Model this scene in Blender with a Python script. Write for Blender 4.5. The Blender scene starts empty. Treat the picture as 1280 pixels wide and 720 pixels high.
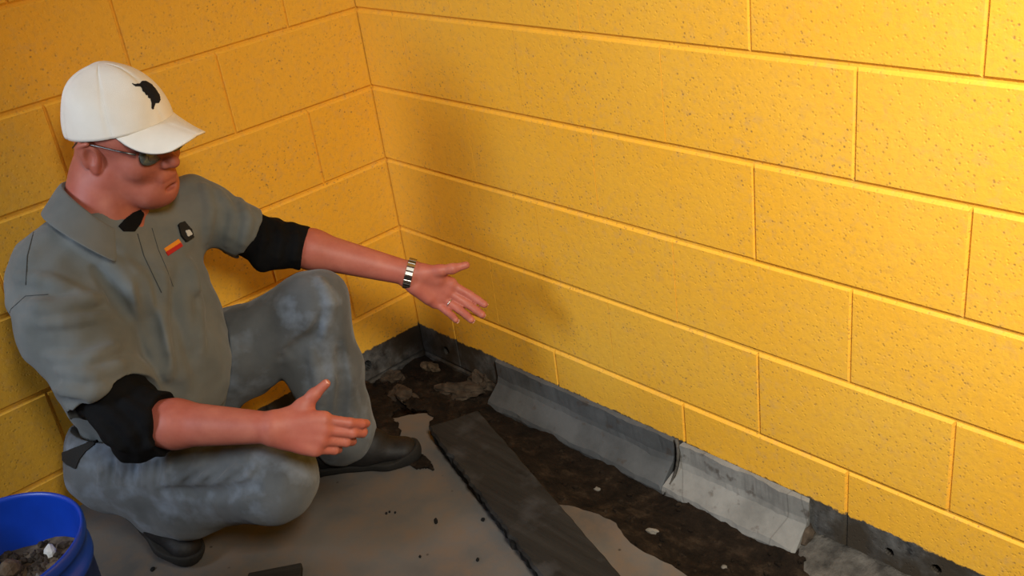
import bpy, bmesh, math, random
import numpy as np
from mathutils import Vector, Matrix
from mathutils.bvhtree import BVHTree
from mathutils import noise as mnoise
random.seed(4)
np.random.seed(4)
S = bpy.context.scene
COL = S.collection

# ------------------------------------------------------------------ camera
CAM = np.array([2.2426, -1.4799, 1.4242])
YAW, PITCH, ROLL, FPX = 0.88034, -0.469196, -0.145637, 1285.07
def _basis():
    ca, sa, cb, sb, cc, sc = math.cos(YAW), math.sin(YAW), math.cos(PITCH), math.sin(PITCH), math.cos(ROLL), math.sin(ROLL)
    f = np.array([-sa*cb, ca*cb, sb]); r = np.array([ca, sa, 0.0]); u = np.cross(r, f)
    return f, cc*r + sc*u, -sc*r + cc*u
CF, CR, CU = _basis()
def W(x, y, t):
    """world point seen at photo pixel x, y at depth t (metres)"""
    return CAM + t*(CF + CR*(x-640)/FPX - CU*(y-360)/FPX)
def cv(a, b, c):
    """direction from right / up / away components"""
    v = a*CR + b*CU + c*CF
    return v/np.linalg.norm(v)
cd = bpy.data.cameras.new('camera'); cam = bpy.data.objects.new('camera', cd); COL.objects.link(cam)
cam.matrix_world = Matrix(((CR[0], CU[0], -CF[0], CAM[0]), (CR[1], CU[1], -CF[1], CAM[1]), (CR[2], CU[2], -CF[2], CAM[2]), (0, 0, 0, 1)))
cd.lens = 36*FPX/1280; cd.sensor_width = 36; cd.clip_start = 0.05
S.camera = cam

# ------------------------------------------------------------------ light
wd = bpy.data.worlds.new('world'); S.world = wd; wd.use_nodes = True
bg = wd.node_tree.nodes['Background']
bg.inputs[0].default_value = (1.0, 0.56, 0.32, 1); bg.inputs[1].default_value = 0.035
def area(name, loc, target, sx, sy, power, col):
    l = bpy.data.lights.new(name, 'AREA'); l.shape = 'RECTANGLE'; l.size = sx; l.size_y = sy
    l.energy = power; l.color = col
    o = bpy.data.objects.new(name, l); COL.objects.link(o); o.location = loc
    o.rotation_euler = (Vector(target)-Vector(loc)).to_track_quat('-Z', 'Y').to_euler()
    return o
k = area('wall_lamp', (2.75, -1.30, 2.20), (1.75, 0.0, 0.80), 0.45, 0.6, 28, (1.0, 0.96, 0.84)); k.data.spread = math.radians(92)
k = area('window_daylight', (0.12, -2.75, 1.65), (0.12, -0.95, 0.62), 0.7, 0.8, 12.5, (0.70, 0.83, 1.0)); k.data.spread = math.radians(95)
S.view_settings.view_transform = 'Standard'
S.view_settings.look = 'None'
S.view_settings.exposure = 0.0
S.view_settings.gamma = 1.0
S.view_settings.use_curve_mapping = False

# ------------------------------------------------------------------ helpers
def mesh_obj(name, verts, faces, mat=None, parent=None, smooth=False):
    me = bpy.data.meshes.new(name)
    me.from_pydata([tuple(map(float, v)) for v in verts], [], [tuple(map(int, f)) for f in faces])
    me.update()
    if smooth: me.polygons.foreach_set('use_smooth', [True]*len(me.polygons))
    o = bpy.data.objects.new(name, me); COL.objects.link(o)
    if mat: me.materials.append(mat)
    if parent: o.parent = parent
    return o
def np_obj(name, V, Q, mat=None, parent=None, smooth=True):
    me = bpy.data.meshes.new(name)
    me.vertices.add(len(V)); me.vertices.foreach_set('co', np.asarray(V, np.float32).ravel())
    n = len(Q); me.loops.add(n*4); me.loops.foreach_set('vertex_index', np.asarray(Q, np.int32).ravel())
    me.polygons.add(n); me.polygons.foreach_set('loop_start', np.arange(n, dtype=np.int32)*4)
    me.polygons.foreach_set('loop_total', np.full(n, 4, np.int32))
    me.update(calc_edges=True); me.validate()
    if smooth: me.polygons.foreach_set('use_smooth', np.ones(len(me.polygons), bool))
    o = bpy.data.objects.new(name, me); COL.objects.link(o)
    if mat: me.materials.append(mat)
    if parent: o.parent = parent
    return o
def bm_obj(name, bm, mat=None, parent=None, smooth=False, bevel=0):
    me = bpy.data.meshes.new(name); bm.normal_update(); bm.to_mesh(me); bm.free()
    if smooth: me.polygons.foreach_set('use_smooth', [True]*len(me.polygons))
    o = bpy.data.objects.new(name, me); COL.objects.link(o)
    if mat: me.materials.append(mat)
    if parent: o.parent = parent
    return o
def empty(name, loc=(0, 0, 0)):
    o = bpy.data.objects.new(name, None); COL.objects.link(o); o.location = loc; o.empty_display_size = .05
    return o
def tag(o, label=None, cat=None, group=None, kind=None):
    if label: o['label'] = label
    if cat: o['category'] = cat
    if group: o['group'] = group
    if kind: o['kind'] = kind
    return o
def keep_world(o, parent):
    o.parent = parent; o.matrix_parent_inverse = Matrix.Translation(-Vector(parent.location))

class NT:
    def __init__(s, name, rough=.8, spec=.3):
        s.m = bpy.data.materials.new(name); s.m.use_nodes = True; s.t = s.m.node_tree
        s.b = s.t.nodes['Principled BSDF']; s.b.inputs['Roughness'].default_value = rough
        s.b.inputs['Specular IOR Level'].default_value = spec
        s.tc = s.t.nodes.new('ShaderNodeTexCoord'); s.geo = s.t.nodes.new('ShaderNodeNewGeometry')
    def L(s, a, b): s.t.links.new(a, b)
    def noise(s, scale, detail=4, rough=.55, vec=None, dist=0):
        n = s.t.nodes.new('ShaderNodeTexNoise'); n.inputs['Scale'].default_value = scale
        n.inputs['Detail'].default_value = detail; n.inputs['Roughness'].default_value = rough
        n.inputs['Distortion'].default_value = dist
        s.L(vec or s.geo.outputs['Position'], n.inputs['Vector']); return n.outputs['Fac']
    def vor(s, scale, feature='F1', vec=None, rnd=1):
        n = s.t.nodes.new('ShaderNodeTexVoronoi'); n.feature = feature; n.inputs['Scale'].default_value = scale
        n.inputs['Randomness'].default_value = rnd
        s.L(vec or s.geo.outputs['Position'], n.inputs['Vector']); return n.outputs['Distance']
    def ramp(s, fac, stops):
        n = s.t.nodes.new('ShaderNodeValToRGB'); e = n.color_ramp.elements
        while len(e) < len(stops): e.new(.5)
        for el, (p, c) in zip(e, stops):
            el.position = p; el.color = (*c, 1) if hasattr(c, '__len__') else (c, c, c, 1)
        s.L(fac, n.inputs[0]); return n.outputs[0]
    def mix(s, fac, a, b, blend='MIX'):
        n = s.t.nodes.new('ShaderNodeMix'); n.data_type = 'RGBA'; n.blend_type = blend
        for sock, v in ((n.inputs['Factor'], fac), (n.inputs['A'], a), (n.inputs['B'], b)):
            if hasattr(v, 'is_linked') or hasattr(v, 'links'): s.L(v, sock)
            elif hasattr(v, '__len__'): sock.default_value = (*v, 1)
            else: sock.default_value = v
        return n.outputs['Result']
    def math(s, op, a, b=0.0, c=None):
        n = s.t.nodes.new('ShaderNodeMath'); n.operation = op
        for i, v in enumerate((a, b, c)):
            if v is None: continue
            if hasattr(v, 'links'): s.L(v, n.inputs[i])
            else: n.inputs[i].default_value = v
        return n.outputs[0]
    def xyz(s):
        n = s.t.nodes.new('ShaderNodeSeparateXYZ'); s.L(s.geo.outputs['Position'], n.inputs[0]); return n.outputs
    def color(s, c):
        if hasattr(c, 'links'): s.L(c, s.b.inputs['Base Color'])
        else: s.b.inputs['Base Color'].default_value = (*c, 1)
    def bump(s, h, strength=.4, dist=.004):
        n = s.t.nodes.new('ShaderNodeBump'); n.inputs['Strength'].default_value = strength
        n.inputs['Distance'].default_value = dist; s.L(h, n.inputs['Height'])
        s.L(n.outputs[0], s.b.inputs['Normal'])
def simple(name, c, rough=.7, metal=0, spec=.3, var=0, scale=30, bump=0, bd=.002):
    n = NT(name, rough, spec); n.b.inputs['Metallic'].default_value = metal
    if var:
        f = n.noise(scale, 5)
        n.color(n.ramp(f, [(.3, tuple(x*(1-var) for x in c)), (.7, tuple(min(1, x*(1+var)) for x in c))]))
    else: n.color(c)
    if bump: n.bump(n.noise(scale*3, 4), bump, bd)
    return n.m

# ------------------------------------------------------------------ materials
def mat_block():
    n = NT('painted_concrete_block', .62, .35)
    z = n.xyz()[2]; x = n.xyz()[0]
    big = n.noise(2.2, 3); fine = n.noise(75, 6, .7); mid = n.noise(28, 4, .6)
    yel = n.mix(n.ramp(big, [(.35, 0.0), (.7, 1.0)]), (.90, .445, .030), (.87, .475, .050))
    yel = n.mix(n.ramp(fine, [(.36, .6), (.50, 0.0)]), yel, (.74, .38, .05))
    # missed pores in the paint, denser in patches
    v = n.vor(105); pm = n.noise(7, 4, .65)
    dots = n.math('MULTIPLY', n.ramp(v, [(.12, 1.0), (.32, 0.0)]), n.ramp(pm, [(.38, 0.0), (.60, 1.0)]))
    dots = n.math('MULTIPLY', dots, n.ramp(n.noise(60, 2), [(.42, 0.0), (.58, 1.0)]))
    yel = n.mix(n.math('MULTIPLY', n.ramp(n.noise(42, 5, .7), [(.50, 0.0), (.66, 1.0)]), n.math('MULTIPLY', n.ramp(pm, [(.35, 0.0), (.65, 1.0)]), .45)), yel, (.62, .36, .13))
    yel = n.mix(n.math('MULTIPLY', dots, .65), yel, (.20, .11, .06))
    # bare block under the old floor line
    con = n.mix(n.ramp(n.noise(24, 6, .65), [(.35, 0.0), (.65, 1.0)]), (.020, .020, .021), (.145, .143, .14))
    con = n.mix(n.ramp(n.noise(7, 4), [(.42, 0.0), (.58, 1.0)]), con, (.045, .035, .025))
    edge = n.math('ADD', z, n.math('MULTIPLY', n.math('SUBTRACT', n.noise(38, 5, .7), .5), .024))
    edge = n.math('ADD', edge, n.math('MULTIPLY', n.math('SUBTRACT', n.noise(8, 3), .5), .012))
    m = n.ramp(n.math('MULTIPLY_ADD', edge, 60.0, .5), [(.4, 0.0), (.6, 1.0)])
    n.color(n.mix(m, con, yel))
    h = n.math('ADD', n.math('MULTIPLY', fine, .55), n.math('MULTIPLY', mid, .55))
    h = n.math('ADD', h, n.math('MULTIPLY', n.ramp(v, [(.05, 0.0), (.3, 1.0)]), .35))
    n.bump(h, .45, .0038)
    return n.m
M_BLOCK = mat_block()
def mat_floor():
    n = NT('concrete_floor', .75, .25)
    a = n.mix(n.ramp(n.noise(3.5, 5), [(.35, 0.0), (.65, 1.0)]), (.075, .070, .066), (.13, .121, .113))
    a = n.mix(n.ramp(n.noise(14, 5, .65), [(.42, 0.0), (.68, .55)]), a, (.15, .095, .058))
    a = n.mix(n.ramp(n.vor(16), [(.02, 1.0), (.07, 0.0)]), a, (.03, .025, .02))
    n.color(a); n.bump(n.noise(120, 6), .25, .002); return n.m
M_FLOOR = mat_floor()
def mat_dirt():
    n = NT('dark_soil', .95, .12)
    a = n.ramp(n.noise(22, 7, .7), [(.3, (.006, .0045, .0035)), (.52, (.018, .012, .008)), (.78, (.065, .045, .030))])
    n.color(a); n.bump(n.noise(70, 7, .7), .9, .01); return n.m
M_DIRT = mat_dirt()
M_SLURRY = simple('grey_dried_slurry', (.075, .068, .060), .9, var=.65, scale=22, bump=.9, bd=.008)
def mat_cove(name, c, crack):
    n = NT(name, .8, .25)
    a = n.mix(n.ramp(n.noise(10, 6, .65), [(.35, 0.0), (.65, 1.0)]), tuple(x*.75 for x in c), tuple(x*1.15 for x in c))
    a = n.mix(n.ramp(n.noise(30, 5), [(.60, 0.0), (.70, .7)]), a, (.06, .045, .035))
    if crack: a = n.mix(n.ramp(n.vor(5, 'DISTANCE_TO_EDGE'), [(.0, .45), (.010, 0.0)]), a, (.05, .045, .04))
    n.color(a); n.bump(n.noise(60, 6), .4, .003); return n.m
M_COVE1 = mat_cove('grey_cement_cove', (.085, .090, .096), False)
M_COVE2 = mat_cove('pale_cement_cove', (.21, .205, .195), True)
def mat_plank():
    n = NT('black_tarred_board', .85, .2)
    mp = n.t.nodes.new('ShaderNodeMapping'); mp.inputs['Scale'].default_value = (3, 40, 20)
    n.L(n.tc.outputs['Object'], mp.inputs[0])
    a = n.ramp(n.noise(1.2, 6, .65, mp.outputs[0]), [(.3, (.010, .009, .008)), (.7, (.026, .024, .022))])
    a = n.mix(n.ramp(n.noise(9, 5), [(.56, 0.0), (.75, .8)]), a, (.055, .055, .058))
    n.color(a); n.bump(n.noise(2, 6, .6, mp.outputs[0]), .6, .004); return n.m
M_PLANK = mat_plank()
def mat_skin():
    n = NT('skin', .52, .35)
    a = n.ramp(n.noise(26, 5, .6), [(.3, (.38, .105, .070)), (.7, (.48, .155, .105))])
    a = n.mix(n.ramp(n.noise(7, 3), [(.45, 0.0), (.7, .5)]), a, (.44, .095, .070))
    n.color(a); n.b.inputs['Subsurface Weight'].default_value = .12
    n.b.inputs['Subsurface Radius'].default_value = (.012, .004, .002); n.b.inputs['Subsurface Scale'].default_value = .6
    n.bump(n.noise(160, 4), .15, .001); return n.m
M_SKIN = mat_skin()
def mat_cloth(name, c1, c2, weave=900, rough=.9, bs=.25, patch=None):
    n = NT(name, rough, .15)
    a = n.mix(n.ramp(n.noise(9, 5), [(.35, 0.0), (.65, 1.0)]), c1, c2)
    if patch: a = n.mix(n.ramp(n.noise(13, 4), [(.5, 0.0), (.70, .65)]), a, patch)
    n.color(a); n.b.inputs['Sheen Weight'].default_value = .15
    n.bump(n.math('ADD', n.noise(weave, 2), n.math('MULTIPLY', n.noise(45, 4), 1.2)), bs, .002); return n.m
M_SHIRT = mat_cloth('grey_polo_cotton', (.125, .135, .130), (.165, .175, .170))
M_BLACK = mat_cloth('black_ribbed_knit', (.003, .003, .0035), (.006, .006, .0065), bs=.5)
M_BLACK.node_tree.nodes['Principled BSDF'].inputs['Sheen Weight'].default_value = 0
M_JEANS = mat_cloth('washed_denim', (.072, .078, .084), (.118, .128, .138), 1200, patch=(.21, .25, .31))
M_CAP = mat_cloth('cream_cotton_twill', (.80, .74, .64), (.88, .83, .74))
M_THREAD = simple('black_embroidery', (.008, .008, .012), .8, bump=.4, scale=200)
M_SEAM = simple('dark_seam_thread', (.05, .055, .055), .9)
M_SHOE = simple('black_leather_shoe', (.010, .009, .009), .6, var=.3, bump=.3, scale=60)
M_SOLE = simple('black_rubber_sole', (.014, .013, .012), .85, bump=.4, scale=90)
M_STEEL = simple('steel', (.62, .60, .56), .28, 1.0)
M_DSTEEL = simple('dark_steel', (.16, .155, .15), .35, 1.0)
M_BLUE = simple('blue_plastic', (.004, .045, .42), .38, spec=.5, var=.15, scale=12)
M_WHITE = simple('white_plaster_bit', (.62, .60, .56), .85, var=.15, scale=60, bump=.4)
M_MUD = simple('muddy_rubble', (.050, .036, .025), .95, var=.6, scale=35, bump=.8, bd=.005)
M_RUB = simple('brown_rubble', (.115, .082, .052), .92, var=.5, scale=40, bump=.7, bd=.004)
M_GREY = simple('grey_rubble', (.15, .14, .125), .92, var=.4, scale=40, bump=.7, bd=.004)
M_EYE = simple('eye_white', (.7, .66, .6), .2, spec=.6)
M_LENS = NT('glasses_lens', .05, .6); M_LENS.color((.55, .62, .58)); M_LENS.b.inputs['Transmission Weight'].default_value = .85; M_LENS = M_LENS.m
M_ORANGE = simple('orange_print', (.75, .26, .02), .8)
M_RED = simple('red_print', (.45, .02, .015), .8)
M_PWHITE = simple('white_print', (.5, .5, .48), .8)
M_HOLE = simple('black_void_soil', (.004, .004, .004), 1)

# ------------------------------------------------------------------ walls of concrete block
BH, BL, G = .2032, .4064, .0022      # course height, block length, half joint
ZJ5 = .1070                          # bed joint just above the floor
def block_mesh(L, soft=(False, False), name='block', depth=.09):
    b = .0055; qa, qb = [.10 if f else .55 for f in soft]; x0, x1, z0, z1 = (0 if soft[0] else G*.5), L-(0 if soft[1] else G*.5), G, BH-G
    V = [(x0, depth, z0), (x1, depth, z0), (x1, depth, z1), (x0, depth, z1),
         (x0, b, z0), (x1, b, z0), (x1, b, z1), (x0, b, z1),
         (x0+b*qa, 0, z0+b), (x1-b*qb, 0, z0+b), (x1-b*qb, 0, z1-b), (x0+b*qa, 0, z1-b)]
    F = [(3, 2, 1, 0), (0, 1, 5, 4), (1, 2, 6, 5), (2, 3, 7, 6), (3, 0, 4, 7),
         (4, 5, 9, 8), (5, 6, 10, 9), (6, 7, 11, 10), (7, 4, 8, 11), (8, 9, 10, 11)]
    me = bpy.data.meshes.new(name); me.from_pydata(V, [], [f for f in F]); me.update(); me.materials.append(M_BLOCK)
    bm = bmesh.new(); bm.from_mesh(me); bmesh.ops.recalc_face_normals(bm, faces=bm.faces); bm.to_mesh(me); bm.free()
    return me
MESHES = {}
def get_block(L, soft=(False, False)):
    k = (round(L, 4), soft)
    if k not in MESHES: MESHES[k] = block_mesh(L, soft)
    return MESHES[k]
HOLES = []    # drilled weep holes: (wall, along, z, radius)
def build_wall(name, side, length, joint0_even, joint0_odd, zmin_row, zmax_row):
    """side 'R': plane y=0 going +x; side 'L': plane x=0 going -y"""
    off = .0052
    z0 = ZJ5 + zmin_row*BH; z1 = ZJ5 + (zmax_row+1)*BH
    d0, d1 = off, .12
    V = []
    for (a, d, z) in [(-.13, d0, z0), (length, d0, z0), (length, d0, z1), (-.13, d0, z1), (-.13, d1, z0), (length, d1, z0), (length, d1, z1), (-.13, d1, z1)]:
        V.append((a, d, z) if side == 'R' else (-d, -a, z))
    w = mesh_obj(name, V, [(0, 1, 2, 3), (4, 7, 6, 5), (0, 4, 5, 1), (1, 5, 6, 2), (2, 6, 7, 3), (3, 7, 4, 0)], M_BLOCK)
    bm = bmesh.new(); bm.from_mesh(w.data); bmesh.ops.recalc_face_normals(bm, faces=bm.faces); bm.to_mesh(w.data); bm.free()
    w['kind'] = 'structure'
    for row in range(zmin_row, zmax_row+1):
        j = joint0_even if row % 2 == 0 else joint0_odd
        cuts = [0.0]; a = j
        while a < .02: a += BL
        while a < length-.03: cuts.append(a); a += BL
        cuts.append(length)
        for a0, a1 in zip(cuts, cuts[1:]):
            o = bpy.data.objects.new('block', get_block(a1-a0, tuple(side == 'R' and e < 1.05 and row > -1 for e in (a0, a1)))); COL.objects.link(o); o.parent = w
            jit = random.uniform(-.0009, .0009)
            if side == 'R': o.location = (a0, jit, ZJ5+row*BH)
            else:
                o.location = (-jit, -a1, ZJ5+row*BH); o.rotation_euler = (0, 0, math.pi/2)
    return w
# rows: row 0 is the course above joint J5. even rows (J4-J5 ...) have joints at x=1.5953+k*.4064
wr = build_wall('wall_right', 'R', 4.2, 1.5953-3*BL, 1.5953-3*BL-BL/2, -2, 11)
wl = build_wall('wall_left', 'L', 4.2, .2033, .4066, -2, 11)

# drilled holes: cut them out of the blocks concerned
def drill(wall, side, along, z, r):
    for o in list(wall.children):
        a0 = o.location.x if side == 'R' else -o.location.y
        xs = [v.co.x for v in o.data.vertices]; L = max(xs)
        if side == 'R': hit = a0 < along < a0+L
        else: hit = a0-L < along < a0
        if hit and o.location.z < z < o.location.z+BH:
            bm = bmesh.new()
            bmesh.ops.create_cone(bm, cap_ends=True, segments=14, radius1=r, radius2=r*1.15, depth=.12,
                                  matrix=Matrix.Rotation(math.pi/2, 4, 'X'))
            for v in bm.verts: v.co.x += random.uniform(-.0015, .0015); v.co.z += random.uniform(-.0015, .0015)
            cut = bm_obj('cutter', bm)
            cut.location = (along, 0, z) if side == 'R' else (0, -along, z)
            if side == 'L': cut.rotation_euler = (0, 0, math.pi/2)
            o.data = o.data.copy()
            md = o.modifiers.new('b', 'BOOLEAN'); md.object = cut; md.solver = 'EXACT'
            bpy.context.view_layer.update()
            me = bpy.data.meshes.new_from_object(o.evaluated_get(bpy.context.evaluated_depsgraph_get()))
            o.modifiers.clear(); o.data = me
            wm = wall.modifiers.new('b', 'BOOLEAN'); wm.object = cut; wm.solver = 'EXACT'
            bpy.context.view_layer.update()
            me = bpy.data.meshes.new_from_object(wall.evaluated_get(bpy.context.evaluated_depsgraph_get()))
            wall.modifiers.clear(); wall.data = me
            bpy.data.objects.remove(cut)
            return
drill(wr, 'R', 1.487, -.048, .0095)
drill(wr, 'R', 1.582, -.037, .0105)
drill(wr, 'R', .115, -.055, .012)
drill(wl, 'L', .20, -.045, .016)

# ------------------------------------------------------------------ floor slab with its broken edge
edge = [(0, -.86), (.10, -.80), (.17, -.70), (.24, -.62), (.29, -.52), (.31, -.43), (.335, -.355), (.375, -.300), (.41, -.276), (.455, -.285), (.50, -.262),
        (.58, -.280), (.65, -.272), (.729, -.294), (.79, -.312), (.85, -.340), (.905, -.337), (.95, -.318), (1.0, -.306), (1.045, -.305), (1.08, -.322),
        (1.11, -.334), (1.16, -.336), (1.21, -.330), (1.27, -.338), (1.35, -.325), (1.45, -.335), (1.6, -.32), (1.8, -.335), (2.1, -.32), (2.6, -.33), (3.2, -.32), (4.2, -.33)]
pts = []
for i in range(len(edge)-1):
    a, b = Vector(edge[i]), Vector(edge[i+1]); n = max(1, int((b-a).length/.012))
    for k in range(n):
        p = a.lerp(b, k/n)
        if 0 < i or k: p += Vector((mnoise.noise((p.x*60, p.y*60, 1)), mnoise.noise((p.x*60, p.y*60, 7))))*.0055
        if p.x < 0: p.x = 0
        pts.append((p.x, p.y))
pts.append(edge[-1])
outer = pts + [(4.2, -4.2), (0, -4.2)]
bm = bmesh.new()
top = [bm.verts.new((x, y, 0)) for x, y in outer]
nE = len(pts)
mid = [bm.verts.new((x+random.uniform(-.004, .004), y-random.uniform(0, .012), -.035)) if i < nE else bm.verts.new((x, y, -.035)) for i, (x, y) in enumerate(outer)]
bot = [bm.verts.new((x+random.uniform(-.006, .006), y-random.uniform(-.01, .02), -.11)) if i < nE else bm.verts.new((x, y, -.11)) for i, (x, y) in enumerate(outer)]
bm.faces.new(top); bm.faces.new(list(reversed(bot)))
N = len(outer)
for i in range(N):
    j = (i+1) % N
    bm.faces.new((top[i], mid[i], mid[j], top[j])); bm.faces.new((mid[i], bot[i], bot[j], mid[j]))
bmesh.ops.recalc_face_normals(bm, faces=bm.faces)
bmesh.ops.triangulate(bm, faces=[f for f in bm.faces if len(f.verts) > 4])
floor = bm_obj('floor', bm, M_FLOOR); floor['kind'] = 'structure'

# ------------------------------------------------------------------ soil in the trench (height field)
def dist_edge(x, y):
    best = 9
    for (ax, ay), (bx, by) in zip(edge, edge[1:]):
        dx, dy = bx-ax, by-ay; t = max(0, min(1, ((x-ax)*dx+(y-ay)*dy)/(dx*dx+dy*dy)))
        d = math.hypot(x-ax-t*dx, y-ay-t*dy)
        if d < best: best = d; side = (dx*(y-ay)-dy*(x-ax))
    return best if side > 0 else -best
def soil_z(x, y):
    d = dist_edge(x, y)
    base = -.035 - .075*min(1, max(0, (d+.02)/.20))
    n = mnoise.fractal((x*9, y*9, 2), 1, 2, 4)*.014 + mnoise.fractal((x*38, y*38, 5), 1, 2, 3)*.006
    rub = max(0, 1-math.hypot((x-.16)/.20, (y+.22)/.22))*.035
    return base + n + rub
V = []; F = []; st = .0125
nx = int(4.2/st)//1; xs = [i*st for i in range(0, 200)] + [2.5+i*.05 for i in range(0, 35)]
ys = [-(i*st) for i in range(0, 75)]
ids = {}
for i, x in enumerate(xs):
    for j, y in enumerate(ys):
        if x > .45 and y < -.40: continue
        ids[i, j] = len(V); V.append((x, y, soil_z(x, y)))
for (i, j) in list(ids):
    q = [(i, j), (i, j+1), (i+1, j+1), (i+1, j)]
    if all(k in ids for k in q): F.append([ids[k] for k in q])
soil = mesh_obj('soil', V, F, M_DIRT, smooth=True)
tag(soil, 'dark brown crumbly soil filling the trench along the walls', 'soil', kind='stuff')

def stone_bm(r, seed, squash=(1, 1, .7), sub=2, rough=.35):
    bm = bmesh.new(); bmesh.ops.create_icosphere(bm, subdivisions=sub, radius=1)
    for v in bm.verts:
        n = mnoise.noise(v.co*1.3+Vector((seed*3.1, seed*1.7, 0)))
        m = mnoise.noise(v.co*3.1+Vector((seed*5.1, 4, 0)))
        v.co = v.co*(1+rough*n+rough*.4*m)*r
        v.co.x *= squash[0]; v.co.y *= squash[1]; v.co.z *= squash[2]
    return bm
# loose crumbs of the soil: one countless mass
bm = bmesh.new()
rnd = random.Random(8)
for k in range(420):
    x = rnd.uniform(.02, 1.9); y = -rnd.uniform(.01, .33)
    if rnd.random() < .25: x = rnd.uniform(.02, .32); y = -rnd.uniform(.02, .6)
    if x > .3 and y > -.07: continue
    r = rnd.uniform(.003, .009)
    s = stone_bm(r, k, (1, rnd.uniform(.6, 1), .7), 1)
    me = bpy.data.meshes.new('t'); s.to_mesh(me); s.free()
    me.transform(Matrix.Translation((x, y, soil_z(x, y)+r*.3)) @ Matrix.Rotation(rnd.uniform(0, 6), 4, 'Z'))
    bm.from_mesh(me); bpy.data.meshes.remove(me)
tag(bm_obj('soil_crumbs', bm, M_DIRT), 'small brown crumbs and grit strewn over the trench soil', 'rubble', kind='stuff')

def stone(name, px, r, mat, label, seed, squash=(1, .8, .6), zoff=.3, rot=0, group=None, cat='stone', surf=None):
    x, y = px; z = soil_z(x, y) if surf is None else surf
    o = bm_obj(name, stone_bm(r, seed, squash, 3 if cat == 'rubble' else 2, .75 if cat == 'rubble' else .35), mat)
    if cat == 'rubble' and zoff == .3: zoff = 0
    o.location = (x, y, z+r*squash[2]*zoff); o.rotation_euler = (0, 0, rot)
    return tag(o, label, cat, group)
def on(px, py, z):
    d = CF + CR*(px-640)/FPX - CU*(py-360)/FPX; t = (z-CAM[2])/d[2]; p = CAM+t*d; return (p[0], p[1])
stone('concrete_chunk', on(536, 446, -.07), .030, M_RUB, 'pale brown concrete chunk lying in the trench corner', 1, (1, .6, .5), cat='rubble')
stone('concrete_chunk', on(572, 478, -.07), .048, M_MUD, 'flat brown concrete chunk in the trench left of the grey cove piece', 2, (1.3, .7, .35), rot=.5, cat='rubble')
stone('concrete_chunk', on(604, 462, -.07), .045, M_MUD, 'rough brown lump against the right wall just left of the dark cove piece', 3, (1, .7, .7), cat='rubble')
stone('concrete_chunk', on(487, 458, -.06), .036, M_MUD, 'grey lump at the foot of the left wall near the jeans knee', 4, (1, .8, .6), cat='rubble')
stone('concrete_chunk', on(505, 486, -.05), .040, M_MUD, 'dark brown lump in the trench beyond the pale floor patch', 5, (1.2, .7, .5), cat='rubble')
stone('concrete_chunk', on(640, 452, -.03), .016, M_MUD, 'small pale chip high in the trench beside the dark cove piece', 15, (1, .8, .9), zoff=1.6, cat='rubble')
stone('pebble', on(745, 598, -.07), .009, M_GREY, 'small pale pebble in the soil nearer the dark cove piece', 6, cat='stone')
stone('pebble', on(815, 655, -.05), .011, M_GREY, 'pale elongated pebble in the soil beside the broken slab edge', 7, (1.5, .7, .6), rot=.3, cat='stone')
stone('pebble', on(905, 700, -.07), .008, M_GREY, 'tiny grey pebble in the soil near the bottom of the picture', 8, cat='stone')
stone('concrete_chunk', on(1008, 676, -.12), .034, M_MUD, 'brown mud clod beside the right end of the pale cove piece', 9, (1, 1, .9), cat='rubble')

# grey slurry ridge at the right end of the trench
V = []; F = []
xs = [1.10+i*.015 for i in range(0, 100)]; ys = [-(i*.0125) for i in range(0, 14)]
for i, x in enumerate(xs):
    for j, y in enumerate(ys):
        e = min(1, (x-1.10)/.25)
        z = soil_z(x, y)*.4 - .062*(1-.0) + .055*(1-j/13.0)*e - .03 + mnoise.noise((x*30, y*30, 3))*.006
        z = z if j < 13 else -.16
        V.append((x, y-.0, z))
for i in range(len(xs)-1):
    for j in range(len(ys)-1):
        a = i*len(ys)+j; F.append((a, a+1, a+len(ys)+1, a+len(ys)))
sl = mesh_obj('dried_slurry', V, F, M_SLURRY, smooth=True)
md = sl.modifiers.new('thick', 'SOLIDIFY'); md.thickness = .02; md.offset = -1
tag(sl, 'dried grey cement slurry banked along the foot of the right wall', 'cement', kind='stuff')

# ------------------------------------------------------------------ cove pieces at the foot of the right wall
def cove(name, x0, x1, mat, label, seed, end_slant=.0):
    prof = [(-.004, .002), (-.014, -.001), (-.017, -.045), (-.022, -.058), (-.040, -.074), (-.066, -.096), (-.070, -.108), (-.066, -.135), (-.004, -.135)]
    n = 40; V = []; F = []
    for i in range(n+1):
        x = x0+(x1-x0)*i/n
        for k, (y, z) in enumerate(prof):
            e = 0
            if i in (0, n): e = mnoise.noise((k*1.7, seed, i))*.012
            sl = end_slant*(-y)*(1 if i == 0 else 0)
            j = mnoise.noise((x*14, k*.8, seed))*.0045 + mnoise.noise((x*55, k, seed+3))*.0018
            w = 1 if 1 <= k <= 6 else 0
            V.append((x+e+sl, min(-.0035, y+j*w), z+j*w*.8))
    m = len(prof)
    for i in range(n):
        for k in range(m):
            k2 = (k+1) % m; F.append((i*m+k, i*m+k2, (i+1)*m+k2, (i+1)*m+k))
    F.append(tuple(range(m))[::-1]); F.append(tuple(n*m+k for k in range(m)))
    o = mesh_obj(name, V, F, mat)
    bm = bmesh.new(); bm.from_mesh(o.data); bmesh.ops.recalc_face_normals(bm, faces=bm.faces); bm.to_mesh(o.data); bm.free()
    return tag(o, label, 'cement')
cove('cement_cove', .345, .962, M_COVE1, 'long dark grey cement cove strip at the foot of the right wall', 1, .7)
cove('cement_cove', .985, 1.312, M_COVE2, 'shorter pale grey cracked cement cove strip at the foot of the right wall', 5, -.3)
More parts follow.
